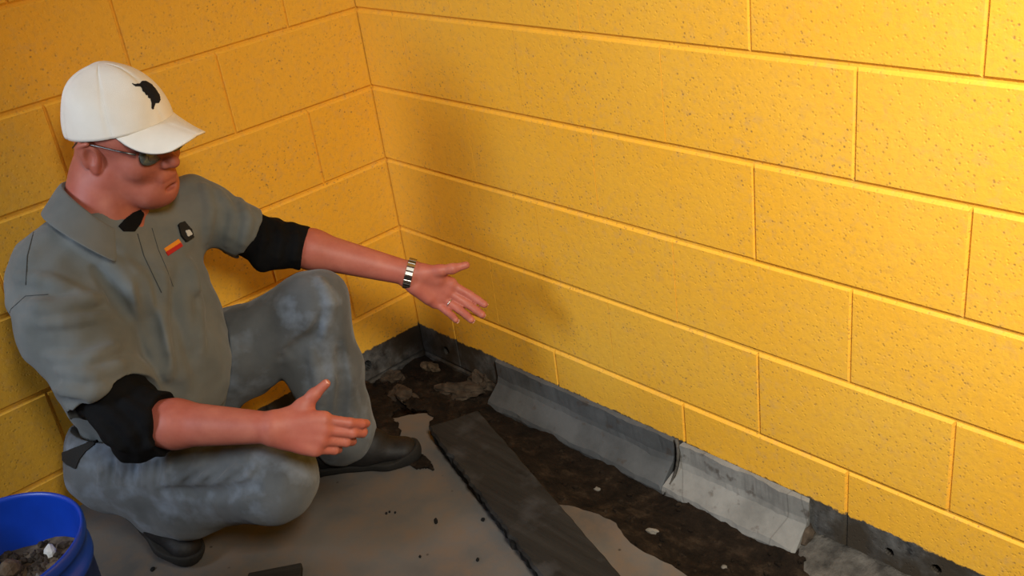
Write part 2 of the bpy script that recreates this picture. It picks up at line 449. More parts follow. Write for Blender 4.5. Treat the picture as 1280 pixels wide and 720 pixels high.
# curled sliver standing in the gap between them
V = []; F = []
for i in range(9):
    s = i/8; zz = .012-.125*s; yy = -.012-.055*s**1.6; xx = .972+.012*math.sin(s*3.1)
    for dx, dy in ((-.0035, 0), (.0035, .002), (.0025, -.006), (-.0025, -.006)):
        V.append((xx+dx*(1-.5*s), yy+dy, zz))
for i in range(8):
    for k in range(4): F.append((i*4+k, i*4+(k+1) % 4, (i+1)*4+(k+1) % 4, (i+1)*4+k))
F += [(3, 2, 1, 0), (32, 33, 34, 35)]
tag(mesh_obj('cement_sliver', V, F, M_SLURRY, smooth=True), 'thin curled cement sliver in the gap between the two cove strips', 'cement')

# ------------------------------------------------------------------ black plank
def plank():
    pl = empty('plank', (.496, -.356, 0))
    dx, dy = .952, -.307; L, Wd, T = 1.15, .128, .042
    ax = Vector((dx, dy, 0)).normalized(); ay = Vector((-dy, dx, 0)).normalized()
    n = 150; V = []; F = []
    for i in range(n+1):
        s = i/n*L
        j1 = mnoise.noise((s*45, 0, 1))*.006 + abs(mnoise.noise((s*110, 0, 2)))*.006
        j2 = mnoise.noise((s*30, 0, 4))*.002
        nt = .004*(1 if (s*28) % 1 < .45 else 0)
        w0 = -j1; w1 = Wd+j2
        zt = T+mnoise.noise((s*8, 0, 9))*.002
        prof = [(w0+.004+nt, .003), (w0+.002+nt*1.5, T*.5), (w0-.001, zt-.006), (w0+.004, zt), (Wd*.33, zt+.001), (Wd*.66, zt+.0005), (w1-.003, zt), (w1, zt-.004), (w1, .003)]
        e = mnoise.noise((3, 2, 1))*.01
        for (w, z) in prof:
            ex = (mnoise.noise((w*50, z*30, 1))*.012 + w*.15) if i == 0 else 0
            p = ax*(s+ex)+ay*w; V.append((p.x, p.y, z))
    m = 9
    for i in range(n):
        for k in range(m): F.append((i*m+k, i*m+(k+1) % m, (i+1)*m+(k+1) % m, (i+1)*m+k))
    F.append(tuple(range(m))); F.append(tuple(n*m+k for k in range(m))[::-1])
    o = mesh_obj('board', V, F, M_PLANK, pl)
    bm = bmesh.new(); bm.from_mesh(o.data); bmesh.ops.recalc_face_normals(bm, faces=bm.faces); bm.to_mesh(o.data); bm.free()
    tag(pl, 'black grimy plank with a ragged edge lying on the floor beside the trench', 'plank')
plank()
# dark offcut at the bottom edge of the picture
bm = bmesh.new(); bmesh.ops.create_cube(bm, size=1)
for v in bm.verts: v.co = Vector((v.co.x*.11, v.co.y*.055, v.co.z*.018+.009))
bmesh.ops.bevel(bm, geom=bm.edges[:], offset=.002, segments=1, affect='EDGES')
o = bm_obj('wood_offcut', bm, M_PLANK); p = on(345, 729, 0); o.location = (p[0], p[1], .0005); o.rotation_euler = (0, 0, .95)
tag(o, 'dark flat offcut lying on the floor at the bottom edge of the picture', 'wood')
for k, (px, py, r, lab) in enumerate([(483, 642, .004, 'first of the tiny dark crumbs in a row on the floor before the black shoe'),
        (487, 640, .0035, 'middle of the tiny dark crumbs in a row on the floor before the black shoe'),
        (494, 641, .0035, 'last of the tiny dark crumbs in a row on the floor before the black shoe'),
        (545, 652, .006, 'thin dark sliver on the floor between the crumbs and the plank'),
        (604, 650, .006, 'dark crumb on the floor close beside the ragged plank edge'),
        (597, 700, .005, 'dark crumb on the floor left of the plank low in the picture'),
        (525, 696, .004, 'small lone dark crumb low in the middle of the floor'),
        (191, 712, .007, 'black crumb on the floor between the bucket and the shoe')]):
    stone('floor_crumb', on(px, py, 0), r, M_HOLE, lab, 30+k, (1.8 if k == 3 else 1.1, .7, .5), .45, -.6, 'crumbs on the floor', 'debris', 0.0)
# soil spilled over the slab round the pale patch behind the shoe
def inpoly(x, y, poly):
    c = False; n = len(poly)
    for i in range(n):
        x1, y1 = poly[i]; x2, y2 = poly[(i+1) % n]
        if (y1 > y) != (y2 > y) and x < (x2-x1)*(y-y1)/(y2-y1)+x1: c = not c
    return c
def spill(poly, label):
    P = [on(px, py, 0) for px, py in poly]; st = .005; V = []; F = []; ids = {}
    x0, x1 = min(p[0] for p in P), max(p[0] for p in P); y0, y1 = min(p[1] for p in P), max(p[1] for p in P)
    for i in range(int((x1-x0)/st)+1):
        for j in range(int((y1-y0)/st)+1):
            x, y = x0+i*st, y0+j*st
            w = Vector((mnoise.noise((x*40, y*40, 1)), mnoise.noise((x*40, y*40, 9))))*.012
            if inpoly(x+w.x, y+w.y, P):
                d = min(abs(math.hypot(x+w.x-a[0], y+w.y-a[1])) for a in P)
                ids[i, j] = len(V); V.append((x, y, .002+.012*min(1, d/.05)+.008*mnoise.noise((x*60, y*60, 4))*min(1, d/.03)))
    for (i, j) in ids:
        q = [(i, j), (i+1, j), (i+1, j+1), (i, j+1)]
        if all(k in ids for k in q): F.append([ids[k] for k in q])
    o = mesh_obj('spilled_soil', V, F, M_DIRT, smooth=True); m = o.modifiers.new('t', 'SOLIDIFY'); m.thickness = .006; m.offset = -1
    tag(o, label, 'soil', kind='stuff')
spill([(430, 470), (462, 478), (488, 498), (498, 512), (494, 526), (503, 541), (499, 553), (512, 566), (528, 566), (540, 578), (545, 590), (512, 586), (480, 570), (440, 566), (425, 520)], 'dark soil spilled on the slab beside the black shoe')
spill([(500, 502), (560, 500), (580, 520), (560, 545), (538, 545), (534, 532), (541, 524), (530, 515), (510, 514)], 'dark soil spilled at the far end of the black plank')

# ------------------------------------------------------------------ implicit surfaces
class Field:
    def __init__(s, lo, hi, h):
        s.h = h; s.lo = np.array(lo, float); n = np.ceil((np.array(hi)-s.lo)/h).astype(int)+1
        s.ax = [s.lo[i]+h*np.arange(n[i]) for i in range(3)]; s.a = np.full(n, .25, np.float32)
    def box(s, lo, hi):
        i0 = [max(0, int((lo[i]-s.lo[i])/s.h)) for i in range(3)]
        i1 = [min(len(s.ax[i]), int((hi[i]-s.lo[i])/s.h)+2) for i in range(3)]
        if any(b <= a for a, b in zip(i0, i1)): return None, None
        sl = tuple(slice(a, b) for a, b in zip(i0, i1))
        g = [s.ax[0][sl[0]][:, None, None].astype(np.float32), s.ax[1][sl[1]][None, :, None].astype(np.float32), s.ax[2][sl[2]][None, None, :].astype(np.float32)]
        return sl, g
    def comb(s, sl, d, k, op):
        a = s.a[sl]
        if op == '-': a = -a
        if op == '&':
            a = -a; d = -d
        if k > 0:
            hh = np.maximum(k-np.abs(a-d), 0)/k; r = np.minimum(a, d)-hh*hh*k*.25
        else: r = np.minimum(a, d)
        s.a[sl] = -r if op in '-&' else r
    def cone(s, p, r1, q, r2, k=.01, op='+', n=None, sq=1.0):
        """tapered capsule; optional flattening by sq along direction n"""
        p = np.array(p, float); q = np.array(q, float); m = max(r1, r2)+k+.015
        sl, g = s.box(np.minimum(p, q)-m, np.maximum(p, q)+m)
        if sl is None: return
        X, Y, Z = g[0]-p[0], g[1]-p[1], g[2]-p[2]; d = q-p; L = float(d@d)+1e-12
        t = np.clip((X*d[0]+Y*d[1]+Z*d[2])/L, 0, 1).astype(np.float32)
        X, Y, Z = X-t*d[0], Y-t*d[1], Z-t*d[2]
        r = r1+(r2-r1)*t
        if n is None: dist = np.sqrt(X*X+Y*Y+Z*Z)-r
        else:
            n = np.array(n, float); n /= np.linalg.norm(n)
            w = X*n[0]+Y*n[1]+Z*n[2]; e = X*X+Y*Y+Z*Z-w*w
            dist = (np.sqrt(np.maximum(e, 0)+(w/sq)**2)-r)*(.5+.5*sq if sq < 1 else 1)
        s.comb(sl, dist.astype(np.float32), k, op)
    def ell(s, c, rad, R=None, k=.01, op='+'):
        c = np.array(c, float); m = max(rad)+k+.015
        sl, g = s.box(c-m, c+m)
        if sl is None: return
        X, Y, Z = g[0]-c[0], g[1]-c[1], g[2]-c[2]
        if R is None: R = np.eye(3)
        R = np.array(R)
        u = [(X*R[i][0]+Y*R[i][1]+Z*R[i][2])/rad[i] for i in range(3)]
        k0 = np.sqrt(u[0]**2+u[1]**2+u[2]**2)
        k1 = np.sqrt((u[0]/rad[0])**2+(u[1]/rad[1])**2+(u[2]/rad[2])**2)+1e-9
        s.comb(sl, (k0*(k0-1)/k1).astype(np.float32), k, op)
    def half(s, p, n, c, rad, k=.002):
        """cut away what lies beyond plane (p, n) inside a ball at c"""
        c = np.array(c); sl, g = s.box(c-rad, c+rad)
        n = np.array(n, float); n /= np.linalg.norm(n)
        d = (g[0]-p[0])*n[0]+(g[1]-p[1])*n[1]+(g[2]-p[2])*n[2]
        b = np.sqrt((g[0]-c[0])**2+(g[1]-c[1])**2+(g[2]-c[2])**2)-rad*.98
        s.comb(sl, np.maximum(-d, b).astype(np.float32), k, '-')
    def warp(s, fn):
        s.a += fn(s.ax[0][:, None, None], s.ax[1][None, :, None], s.ax[2][None, None, :]).astype(np.float32)
    def mesh(s):
        a = s.a; b = a < 0; c = np.zeros(tuple(n-1 for n in a.shape), np.uint8)
        for i in (0, 1):
            for j in (0, 1):
                for k in (0, 1):
                    c += b[i:a.shape[0]-1+i, j:a.shape[1]-1+j, k:a.shape[2]-1+k]
        I = np.argwhere((c > 0) & (c < 8)); idx = np.full(c.shape, -1, np.int32); idx[I[:, 0], I[:, 1], I[:, 2]] = np.arange(len(I))
        acc = np.zeros((len(I), 3)); cnt = np.zeros(len(I))
        cor = [(i, j, k) for i in (0, 1) for j in (0, 1) for k in (0, 1)]
        val = {q: a[I[:, 0]+q[0], I[:, 1]+q[1], I[:, 2]+q[2]] for q in cor}
        for q in cor:
            for ax in range(3):
                if q[ax]: continue
                w = list(q); w[ax] = 1; w = tuple(w); v0, v1 = val[q], val[w]
                m = (v0 < 0) != (v1 < 0); t = np.where(m, v0/(v0-v1+1e-20), 0)
                for e in range(3): acc[:, e] += np.where(m, q[e]+(t if e == ax else 0), 0)
                cnt += m
        V = s.lo+s.h*(I+acc/cnt[:, None]); Q = []
        for ax in range(3):
            o1, o2 = [(1, 2), (2, 0), (0, 1)][ax]
            lo = [slice(1, n-1) for n in a.shape]; hi = list(lo); lo[ax] = slice(0, a.shape[ax]-1); hi[ax] = slice(1, a.shape[ax])
            A, B = b[tuple(lo)], b[tuple(hi)]
            P = np.argwhere(A != B); off = np.array([1, 1, 1]); off[ax] = 0; P = P+off
            ins = b[P[:, 0], P[:, 1], P[:, 2]]
            def c4(d1, d2):
                q = P.copy(); q[:, o1] -= d1; q[:, o2] -= d2; return idx[q[:, 0], q[:, 1], q[:, 2]]
            f = np.stack([c4(1, 1), c4(0, 1), c4(0, 0), c4(1, 0)], 1)
            f[~ins] = f[~ins][:, ::-1]; Q.append(f)
        Q = np.concatenate(Q); Q = Q[(Q >= 0).all(1)]
        return V, Q
def lerp(a, b, t): return np.array(a)*(1-t)+np.array(b)*t
def nrm(v): v = np.array(v, float); return v/np.linalg.norm(v)
def rpx(px, t): return px*t/FPX

# ------------------------------------------------------------------ PERSON: skeleton (world metres)
UP = np.array([0, 0, 1.0])
hipR, hipL = W(150, 572, 2.22), W(232, 492, 2.38)
kneeR, kneeL = W(338, 596, 2.03), W(392, 386, 2.27)
ankR, ankL = W(200, 640, 2.20), np.array([.392, -.545, .085])
neckB = W(127, 278, 2.05)
shR, shL = W(68, 338, 2.02), W(238, 262, 2.22)
elR, elL = W(172, 528, 1.95), W(342, 300, 2.30)
wrR, wrL = W(343, 535, 1.88), W(512, 342, 2.32)
person = empty('person', (.36, -.80, 0))
tag(person, 'crouching man in a white cap, grey polo shirt and jeans holding both hands out', 'person')
def pobj(name, fld, mat, smooth=True, parent=None):
    V, Q = fld.mesh()
    par = parent or person
    o = np_obj(name, V-np.array(person.location), Q, mat, par, smooth)
    return o

# head frame
HF, HU = cv(.915, -.200, -.350), None
HU = cv(-.045, .861, -.506); HF = nrm(HF-HU*(HF@HU)); HL = np.cross(HU, HF)    # forward, up, person's left
HS = .985
earP = W(116, 196, 1.955)
HO = earP + HS*(.008*HF + .080*HL)
def H(x, y, z): return HO + HS*(x*HF + y*HL + z*HU)
HR = np.array([HF, HL, HU])

# hands: local frame -> chains
def hand(fld, wr, X, Yd, Zd, curl, scale=1.0, thumb=None, spread=0.10):
    """X along the hand, Yd towards the thumb side, Zd out of the back of the hand"""
    X = nrm(X); Yd = nrm(Yd-X*(Yd@X)); Zd = nrm(Zd-X*(Zd@X)-Yd*(Zd@Yd)); s = scale
    P = lambda x, y, z: wr+s*(x*X+y*Yd+z*Zd)
    # palm
    for y0, y1, r0, r1 in ((.014, .030, .020, .0145), (.004, .010, .021, .0150), (-.008, -.011, .020, .0145), (-.016, -.031, .018, .0130)):
        fld.cone(P(.0, y0, 0), s*r0, P(.088 if y1 > -.02 else .080, y1, .002), s*r1, .014)
    fld.cone(P(.02, .018, -.010), s*.018, P(.055, .028, -.012), s*.012, .016)   # thumb mound
    fld.cone(P(.02, -.022, -.010), s*.015, P(.06, -.028, -.008), s*.012, .014)  # little finger side
    tips = []
    fing = [(.093, .028, .046, .026, .021, .0110), (.097, .0085, .050, .030, .022, .0112), (.092, -.0115, .046, .028, .022, .0108), (.083, -.030, .036, .021, .019, .0096)]
    chains = []
    for i, (bx, by, l1, l2, l3, r) in enumerate(fing):
        a = spread*(1.2-i*.8); ang = 0; p = P(bx, by, .001); D = X*math.cos(a)+Yd*math.sin(a)
        pts = [p]; rr = r
        fld.cone(P(bx-.03, by*.9, .001), s*.0125, p, s*(r+.0016), .008)
        for j, (l, c) in enumerate(zip((l1, l2, l3), curl[i])):
            ang += c; d = D*math.cos(ang)-Zd*math.sin(ang); q = p+s*l*d
            r2 = r*(1-.07*(j+1)); fld.cone(p, s*rr, q, s*r2, .003); p = q; rr = r2; pts.append(p)
        chains.append((pts, D))
    # thumb: leaves the side of the palm near its base
    th = thumb or [(.018, .022, -.006), (.050, .058, -.012), (.078, .084, -.010), (.103, .104, -.002)]
    tp = [P(*q) for q in th]; rr = (.0165, .0125, .0110, .0088)
    for a, b, r0, r1 in zip(tp, tp[1:], rr, rr[1:]): fld.cone(a, s*r0, b, s*r1, .010)
    fld.cone(P(.045, .024, -.004), s*.012, P(.055, .048, -.010), s*.010, .014)    # web
    chains.append((tp, None))
    return chains, (X, Yd, Zd)

B = Field((.08, -1.14, .02), (.96, -.14, 1.12), .0027)
# torso, neck (under the shirt)
P0 = (hipR+hipL)/2 + UP*.03
chest = lerp(neckB, P0, .38)
TU = nrm(neckB-P0); TL = nrm(hipL-hipR+.8*(shL-shR)); TL = nrm(TL-TU*(TL@TU)); TF = np.cross(TL, TU)   # up, left, forward of the trunk
B.cone(P0, .135, lerp(neckB, P0, .45)+TF*.01, .135, .03)
B.cone(chest, .13, lerp(neckB, P0, .2), .11, .03)
B.cone(lerp(neckB, P0, .15), .08, shR, .048, .04); B.cone(lerp(neckB, P0, .15), .08, shL, .048, .04)
headN = H(-.035, 0, -.03)
B.cone(neckB-TU*.03, .072, headN-.012*HF, .063, .03)
B.cone(neckB-TU*.01-TF*.012, .078, lerp(neckB, headN, .55)-.008*HF, .066, .03)
# legs
for a, b, c in ((hipR, kneeR, ankR), (hipL, kneeL, ankL)):
    B.cone(a, .075, b, .050, .03); B.cone(b, .050, c, .034, .02)
# arms
def arm(s, e, w, kf=1.0):
    B.cone(s, .050*kf, e, .040*kf, .02); m = lerp(e, w, .28)
    B.cone(e, .040*kf, m, .043*kf, .02); B.cone(m, .043*kf, w, .0275*kf, .02)
    d = nrm(w-e); return d
arm(shR, elR, wrR, 1.02); arm(shL, elL, wrL, 1.0)
# head
B.ell(H(-.004, 0, .048), [HS*v for v in (.100, .078, .088)], HR, .0)
B.ell(H(-.022, 0, .010), [HS*v for v in (.078, .072, .070)], HR, .02)
B.cone(H(.045, .020, .035), HS*.052, H(.045, -.020, .035), HS*.052, .03)
B.cone(H(.050, 0, -.02), HS*.052, H(.055, 0, -.068), HS*.040, .03)            # mid face
for sd in (-1, 1):
    B.cone(H(.000, sd*.048, -.045), HS*.028, H(.055, sd*.026, -.092), HS*.024, .03)  # jaw line, heavy
    B.ell(H(.058, sd*.042, -.028), [HS*v for v in (.030, .026, .026)], HR, .02)       # cheek
    B.cone(H(.078, sd*.016, .030), HS*.013, H(.068, sd*.045, .028), HS*.010, .012)    # brow
    B.ell(H(.092, sd*.032, .012), [HS*v for v in (.014, .017, .012)], HR, .012, '-')  # socket
    B.ell(H(.076, sd*.032, .011), [HS*v for v in (.0155, .0155, .0125)], HR, .004)    # lids
    # ear
    B.ell(H(-.010, sd*.081, .000), [HS*v for v in (.020, .010, .034)], HR, .005)
    B.ell(H(-.022, sd*.089, .008), [HS*v for v in (.011, .006, .027)], HR, .005)
    B.cone(H(-.024, sd*.092, .024), HS*.0048, H(-.002, sd*.090, .031), HS*.0045, .003)
    B.cone(H(-.028, sd*.092, .020), HS*.0048, H(-.020, sd*.088, -.020), HS*.0045, .003)
    B.ell(H(-.004, sd*.094, .003), [HS*v for v in (.012, .012, .019)], HR, .003, '-')
    B.ell(H(-.006, sd*.083, -.027), [HS*v for v in (.008, .006, .009)], HR, .005)
B.cone(H(.048, 0, -.098), HS*.028, H(.070, 0, -.098), HS*.021, .022)           # chin
B.cone(H(.010, 0, -.085), HS*.045, H(.045, 0, -.095), HS*.030, .03)            # soft under the chin
B.cone(H(.086, 0, .022), HS*.010, H(.110, 0, -.022), HS*.0105, .014)           # nose bridge
B.ell(H(.112, 0, -.028), [HS*v for v in (.0145, .0135, .0120)], HR, .010)
for sd in (-1, 1): B.ell(H(.101, sd*.012, -.031), [HS*v for v in (.010, .008, .008)], HR, .006)
for sd in (-1, 1): B.ell(H(.108, sd*.0065, -.039), [HS*v for v in (.005, .0035, .004)], HR, .003, '-')
B.cone(H(.090, .014, -.059), HS*.0085, H(.090, -.014, -.059), HS*.0085, .012)
B.cone(H(.089, .017, -.0615), HS*.0060, H(.089, -.017, -.0615), HS*.0060, .004)
B.cone(H(.087, .015, -.0735), HS*.0068, H(.087, -.015, -.0735), HS*.0068, .005)
B.cone(H(.1005, .013, -.0675), HS*.0018, H(.1005, -.013, -.0675), HS*.0018, .003, '-')
B.ell(H(.090, 0, -.085), [HS*v for v in (.008, .014, .005)], HR, .008, '-')
# hands
curlR = [(.18, .55, .50), (.32, .70, .55), (.45, .82, .60), (.52, .85, .60)]
XR = cv(.985, -.13, .02)
chR, frR = hand(B, wrR+XR*.002, XR, cv(.13, 1, .05), cv(-.10, .45, -1), curlR, .96,
    thumb=[(.018, .022, -.004), (.042, .048, -.006), (.062, .071, -.006), (.083, .096, -.002)], spread=-.02)
curlL = [(.15, .30, .2), (.25, .38, .25), (.35, .42, .25), (.45, .42, .3)]
XL = cv(.84, -.50, .22)
chL, frL = hand(B, wrL+XL*.008, XL, cv(.40, .9, -.15), cv(-.36, .12, 1), curlL, .95,
    thumb=[(.018, .024, -.010), (.045, .046, -.022), (.068, .066, -.028), (.092, .090, -.026)], spread=.035)
body = pobj('body', B, M_SKIN); del B
# finger nails
def nail(chain, frame, s=1.0):
    X, Yd, Zd = frame
    pts, D = chain; a, b = pts[-2], pts[-1]; d = nrm(b-a)
    side = Yd if D is not None else nrm(np.cross(d, Zd)); up = nrm(np.cross(d, side)); up = up if up@Zd > 0 else -up
    c = b+up*.0070*s+d*.0005
    V = []; F = []
    for i in range(5):
        for j in range(5):
            u, v = (i-2)/2, (j-2)/2
            V.append(c+d*u*.0058-up*(.0022*v*v+.0012*u*u)+side*v*.0048-np.array(person.location))
    for i in range(4):
        for j in range(4): F.append((i*5+j, i*5+j+1, i*5+j+6, i*5+j+5))
    o = mesh_obj('fingernail', V, F, M_NAIL, person, True)
    md = o.modifiers.new('t', 'SOLIDIFY'); md.thickness = .0012; md.offset = 0
M_NAIL = simple('fingernail', (.66, .33, .26), .3, spec=.5)
for c in chR: nail(c, frR)
for c in chL: nail(c, frL)

# ------------------------------------------------------------------ clothes
def folds(scale, amp, seed, stretch=(1, 1, 1)):
    rs = np.random.RandomState(seed); ws = []
    for i in range(14):
        v = rs.normal(size=3)*np.array(stretch); v = v/np.linalg.norm(v)*scale*rs.uniform(.6, 1.5); ws.append((v, rs.uniform(0, 6.28), rs.uniform(.5, 1)))
    def fn(x, y, z):
        o = 0
        for v, p, w in ws: o = o + w*np.sin(v[0]*x+v[1]*y+v[2]*z+p)
        return o*(amp/4)
    return fn
# polo shirt
Sh = Field((-.02, -1.22, .10), (.62, -.36, .92), .0036)
low = P0-TU*.00
def opening(f, p, d, rad, depth=.03, ball=.14):
    d = nrm(d); f.half(p, d, p+d*(ball*.9), ball, .003); f.cone(p-d*.002, rad-.026, p+d*.03, rad-.010, .003, '-')
# sleeves
cuffR = lerp(shR, elR, .80); cuffL = lerp(shL, elL, .62)
Sh.cone(shR, .080, W(84, 405, 1.985), .090, .03); Sh.cone(W(84, 405, 1.985), .090, W(128, 478, 1.97), .084, .03); Sh.cone(W(128, 478, 1.97), .084, elR, .070, .02)
Sh.cone(shL, .068, W(300, 288, 2.26), .058, .03); Sh.cone(W(300, 288, 2.26), .058, elL, .056, .02)
opening(Sh, W(133, 490, 1.965), nrm(W(160, 540, 1.955)-W(110, 440, 1.98)), .084)
opening(Sh, W(306, 292, 2.265), nrm(elL-shL), .060, .03, .12)
Sh.cone(low-TU*.02, .150, lerp(neckB, P0, .66)+TF*.035, .172, .04)
Sh.cone(lerp(neckB, P0, .66)+TF*.035, .172, lerp(neckB, P0, .33)+TF*.005, .150, .05)
Sh.cone(lerp(neckB, P0, .33)-TL*.05, .130, lerp(neckB, P0, .33)+TL*.05, .130, .05)
Sh.cone(lerp(neckB, P0, .17)-TF*.01, .090, neckB-TU*.02, .080, .05)
Sh.cone(lerp(neckB, P0, .16)-TL*.02-TF*.01, .085, shR, .072, .05)
Sh.cone(lerp(neckB, P0, .16)+TL*.02, .080, shL, .066, .05)
# drag folds
def hit(f, x, y, t0=1.6, t1=2.8):
    t = np.arange(t0, t1, .001); P = CAM+t[:, None]*(CF+CR*(x-640)/FPX-CU*(y-360)/FPX)
    I = np.round((P-f.lo)/f.h).astype(int); ok = ((I >= 0) & (I < np.array(f.a.shape))).all(1)
    I = np.clip(I, 0, np.array(f.a.shape)-1); v = f.a[I[:, 0], I[:, 1], I[:, 2]]; m = np.nonzero(ok & (v < 0))[0]
    return t[m[0]] if len(m) else None
def ridge(f, pts, r, k=.02, op='+', depth=None):
    """a cloth fold laid along the surface of f: raised (+) or sunk (-)"""
    depth = (r*.35 if op == '+' else -r*.25) if depth is None else depth; P = []
    for (x0, y0), (x1, y1) in zip([p[:2] for p in pts], [p[:2] for p in pts[1:]]):
        n = max(1, int(math.hypot(x1-x0, y1-y0)/9))
        for i in range(n): P.append((x0+(x1-x0)*i/n, y0+(y1-y0)*i/n))
    P.append(pts[-1][:2]); Q = []
    for x, y in P:
        t = hit(f, x, y)
        Q.append(None if t is None else W(x, y, t+depth))
    n = len(Q); rr = [r*(.35+.65*math.sin(math.pi*(i+.5)/n)) for i in range(n)]
    for a, b, ra, rb in zip(Q, Q[1:], rr, rr[1:]):
        if a is None or b is None or np.linalg.norm(a-b) > .05: continue
        f.cone(a, ra, b, rb, k, op)
Sh.warp(folds(60, .0055, 3)); Sh.warp(folds(26, .005, 5)); Sh.warp(folds(120, .0016, 6))
for pts, r in (([(75, 462, 1.895), (118, 470, 1.89), (158, 452, 1.90)], .009), ([(60, 445, 1.905), (105, 450, 1.89), (150, 432, 1.91)], .005),
               ([(62, 485, 1.90), (110, 494, 1.885), (168, 470, 1.90)], .009), ([(50, 405, 1.91), (90, 402, 1.90), (135, 395, 1.91)], .004)):
    ridge(Sh, pts, r, .018)
for pts, r in (([(275, 240, 2.215), (292, 270, 2.20), (285, 305, 2.205)], .005), ([(300, 250, 2.225), (311, 275, 2.21), (302, 312, 2.21)], .005),
               ([(255, 232, 2.20), (262, 262, 2.17), (258, 300, 2.17)], .005)):
    ridge(Sh, pts, r, .016)
# long crease from the near arm towards the belly
ridge(Sh, [(122, 335), (140, 365), (160, 395)], .005, .02, '-')
ridge(Sh, [(40, 470, 2.10), (60, 500, 2.08), (100, 505, 2.06)], .006, .02, '-')
ridge(Sh, [(46, 520), (70, 530), (100, 530)], .006, .02)
ridge(Sh, [(60, 548), (85, 553), (115, 545)], .006, .02)
for pts in ([(232, 330), (228, 380), (238, 430)], [(205, 400), (215, 450), (232, 480)], [(150, 330), (170, 350), (186, 400), (210, 470)]): ridge(Sh, pts, .006, .03)
for pts in ([(20, 345), (60, 352), (110, 372)], [(25, 380), (70, 385), (125, 372)], [(95, 300), (140, 330), (172, 372)], [(240, 330), (246, 380), (250, 440)], [(205, 345), (200, 400), (210, 470)]): ridge(Sh, pts, .007, .02)
for pts in ([(178, 350), (190, 410), (205, 460)],): ridge(Sh, pts, .006, .02, '-')
Sh.half(P0-TU*.080, -TU, P0-TU*.305, .25, .004)
# neck hole
Sh.cone(neckB-TU*.01, .066, lerp(neckB, headN, 1.3), .085, .006, '-')
shirt = pobj('polo_shirt', Sh, M_SHIRT); del Sh

# collar: band and folded fall, open at the front
def collar():
    nk = nrm(headN-neckB); cf = nrm(TF-nk*(TF@nk)); cl = np.cross(nk, cf)
    rows = []
    n = 60
    for i in range(n+1):
        a = math.radians(22+(338-22)*i/n) ; fr = .5+.5*math.cos(a)      # 1 at the front
        def pt(r, h): return neckB + (cf*math.cos(a)*1.05+cl*math.sin(a))*r + nk*h
        d = fr**3; up = .042*(1-fr)
        rows.append([pt(.074, up-.004-.02*d), pt(.079, up+.020-.03*d), pt(.083, up+.026-.030*d), pt(.089, up+.016-.032*d), pt(.097+.014*fr, up*.8-.010-.032*d), pt(.103+.028*fr, up*.6-.024-.036*d-.006*d**2)])
    V = [p-np.array(person.location) for r in rows for p in r]; m = 6; F = []
    for i in range(n):
        for k in range(m-1): F.append((i*m+k, (i+1)*m+k, (i+1)*m+k+1, i*m+k+1))
    o = mesh_obj('collar', V, F, M_SHIRT, person, True)
    md = o.modifiers.new('t', 'SOLIDIFY'); md.thickness = .004; md.offset = 0
    s = o.modifiers.new('s', 'SUBSURF'); s.levels = 1; s.render_levels = 2
collar()
# black undershirt: throat patch and long loose sleeves pushed up to the elbows
dR = nrm(wrR-elR); dL = nrm(wrL-elL)
U = Field(elR-.19, elR+.19, .003)
U.cone(W(128, 478, 1.97), .068, elR, .060, .02); U.cone(elR, .062, elR+dR*.075, .055, .02)
U.cone(W(165, 560, 1.97), .030, W(190, 545, 1.96), .030, .03)
U.warp(folds(150, .0035, 8)); U.warp(folds(70, .003, 9)); U.half(elR+dR*.050, dR, elR+dR*(.050+.09), .10, .004)
for pts in ([(112, 520), (135, 540), (150, 560)], [(130, 508), (160, 535), (172, 560)], [(150, 498), (182, 520), (190, 556)]): ridge(U, pts, .006, .015)
pobj('undershirt_sleeve', U, M_BLACK)
U = Field(elL-.19, elL+.19, .003)
U.cone(W(292, 285, 2.26), .052, W(330, 302, 2.285), .052, .02); U.cone(W(330, 302, 2.285), .052, elL+dL*.055, .050, .02)
U.cone(W(330, 325, 2.27), .022, W(372, 318, 2.28), .022, .03)
U.warp(folds(150, .004, 8)); U.warp(folds(70, .003, 9)); U.half(elL+dL*.070, dL, elL+dL*(.070+.09), .10, .004)
for pts in ([(325, 262), (330, 300), (322, 330)], [(345, 268), (352, 300), (345, 332)], [(368, 276), (372, 305), (366, 332)]): ridge(U, pts, .005, .012)
pobj('undershirt_sleeve', U, M_BLACK); del U

# jeans
J = Field((-.02, -1.22, .0), (.82, -.36, .60), .0036)
J.cone(hipR+UP*.01, .108, hipL+UP*.01, .110, .05)
J.cone(P0-TU*.02, .138, P0-TU*.09, .125, .05)
J.cone(W(150, 582, 2.25), .092, W(190, 590, 2.18), .100, .04)
J.cone(hipR, .105, kneeR, .080, .03); J.cone(kneeR+UP*.005, .081, kneeR+nrm(kneeR-hipR)*.018-UP*.004, .078, .03)
J.cone(kneeR-UP*.018, .070, W(240, 630, 2.15), .064, .03); J.cone(W(240, 630, 2.15), .064, ankR+UP*.01, .058, .03)
J.cone(hipL, .105, W(300, 440, 2.33), .098, .04); J.cone(W(300, 440, 2.33), .098, kneeL, .078, .03)
J.cone(kneeL, .078, W(408, 465, 2.33), .080, .03); J.cone(W(408, 465, 2.33), .080, W(428, 540, 2.40), .078, .03)
J.warp(folds(45, .004, 13)); J.warp(folds(110, .0016, 14))
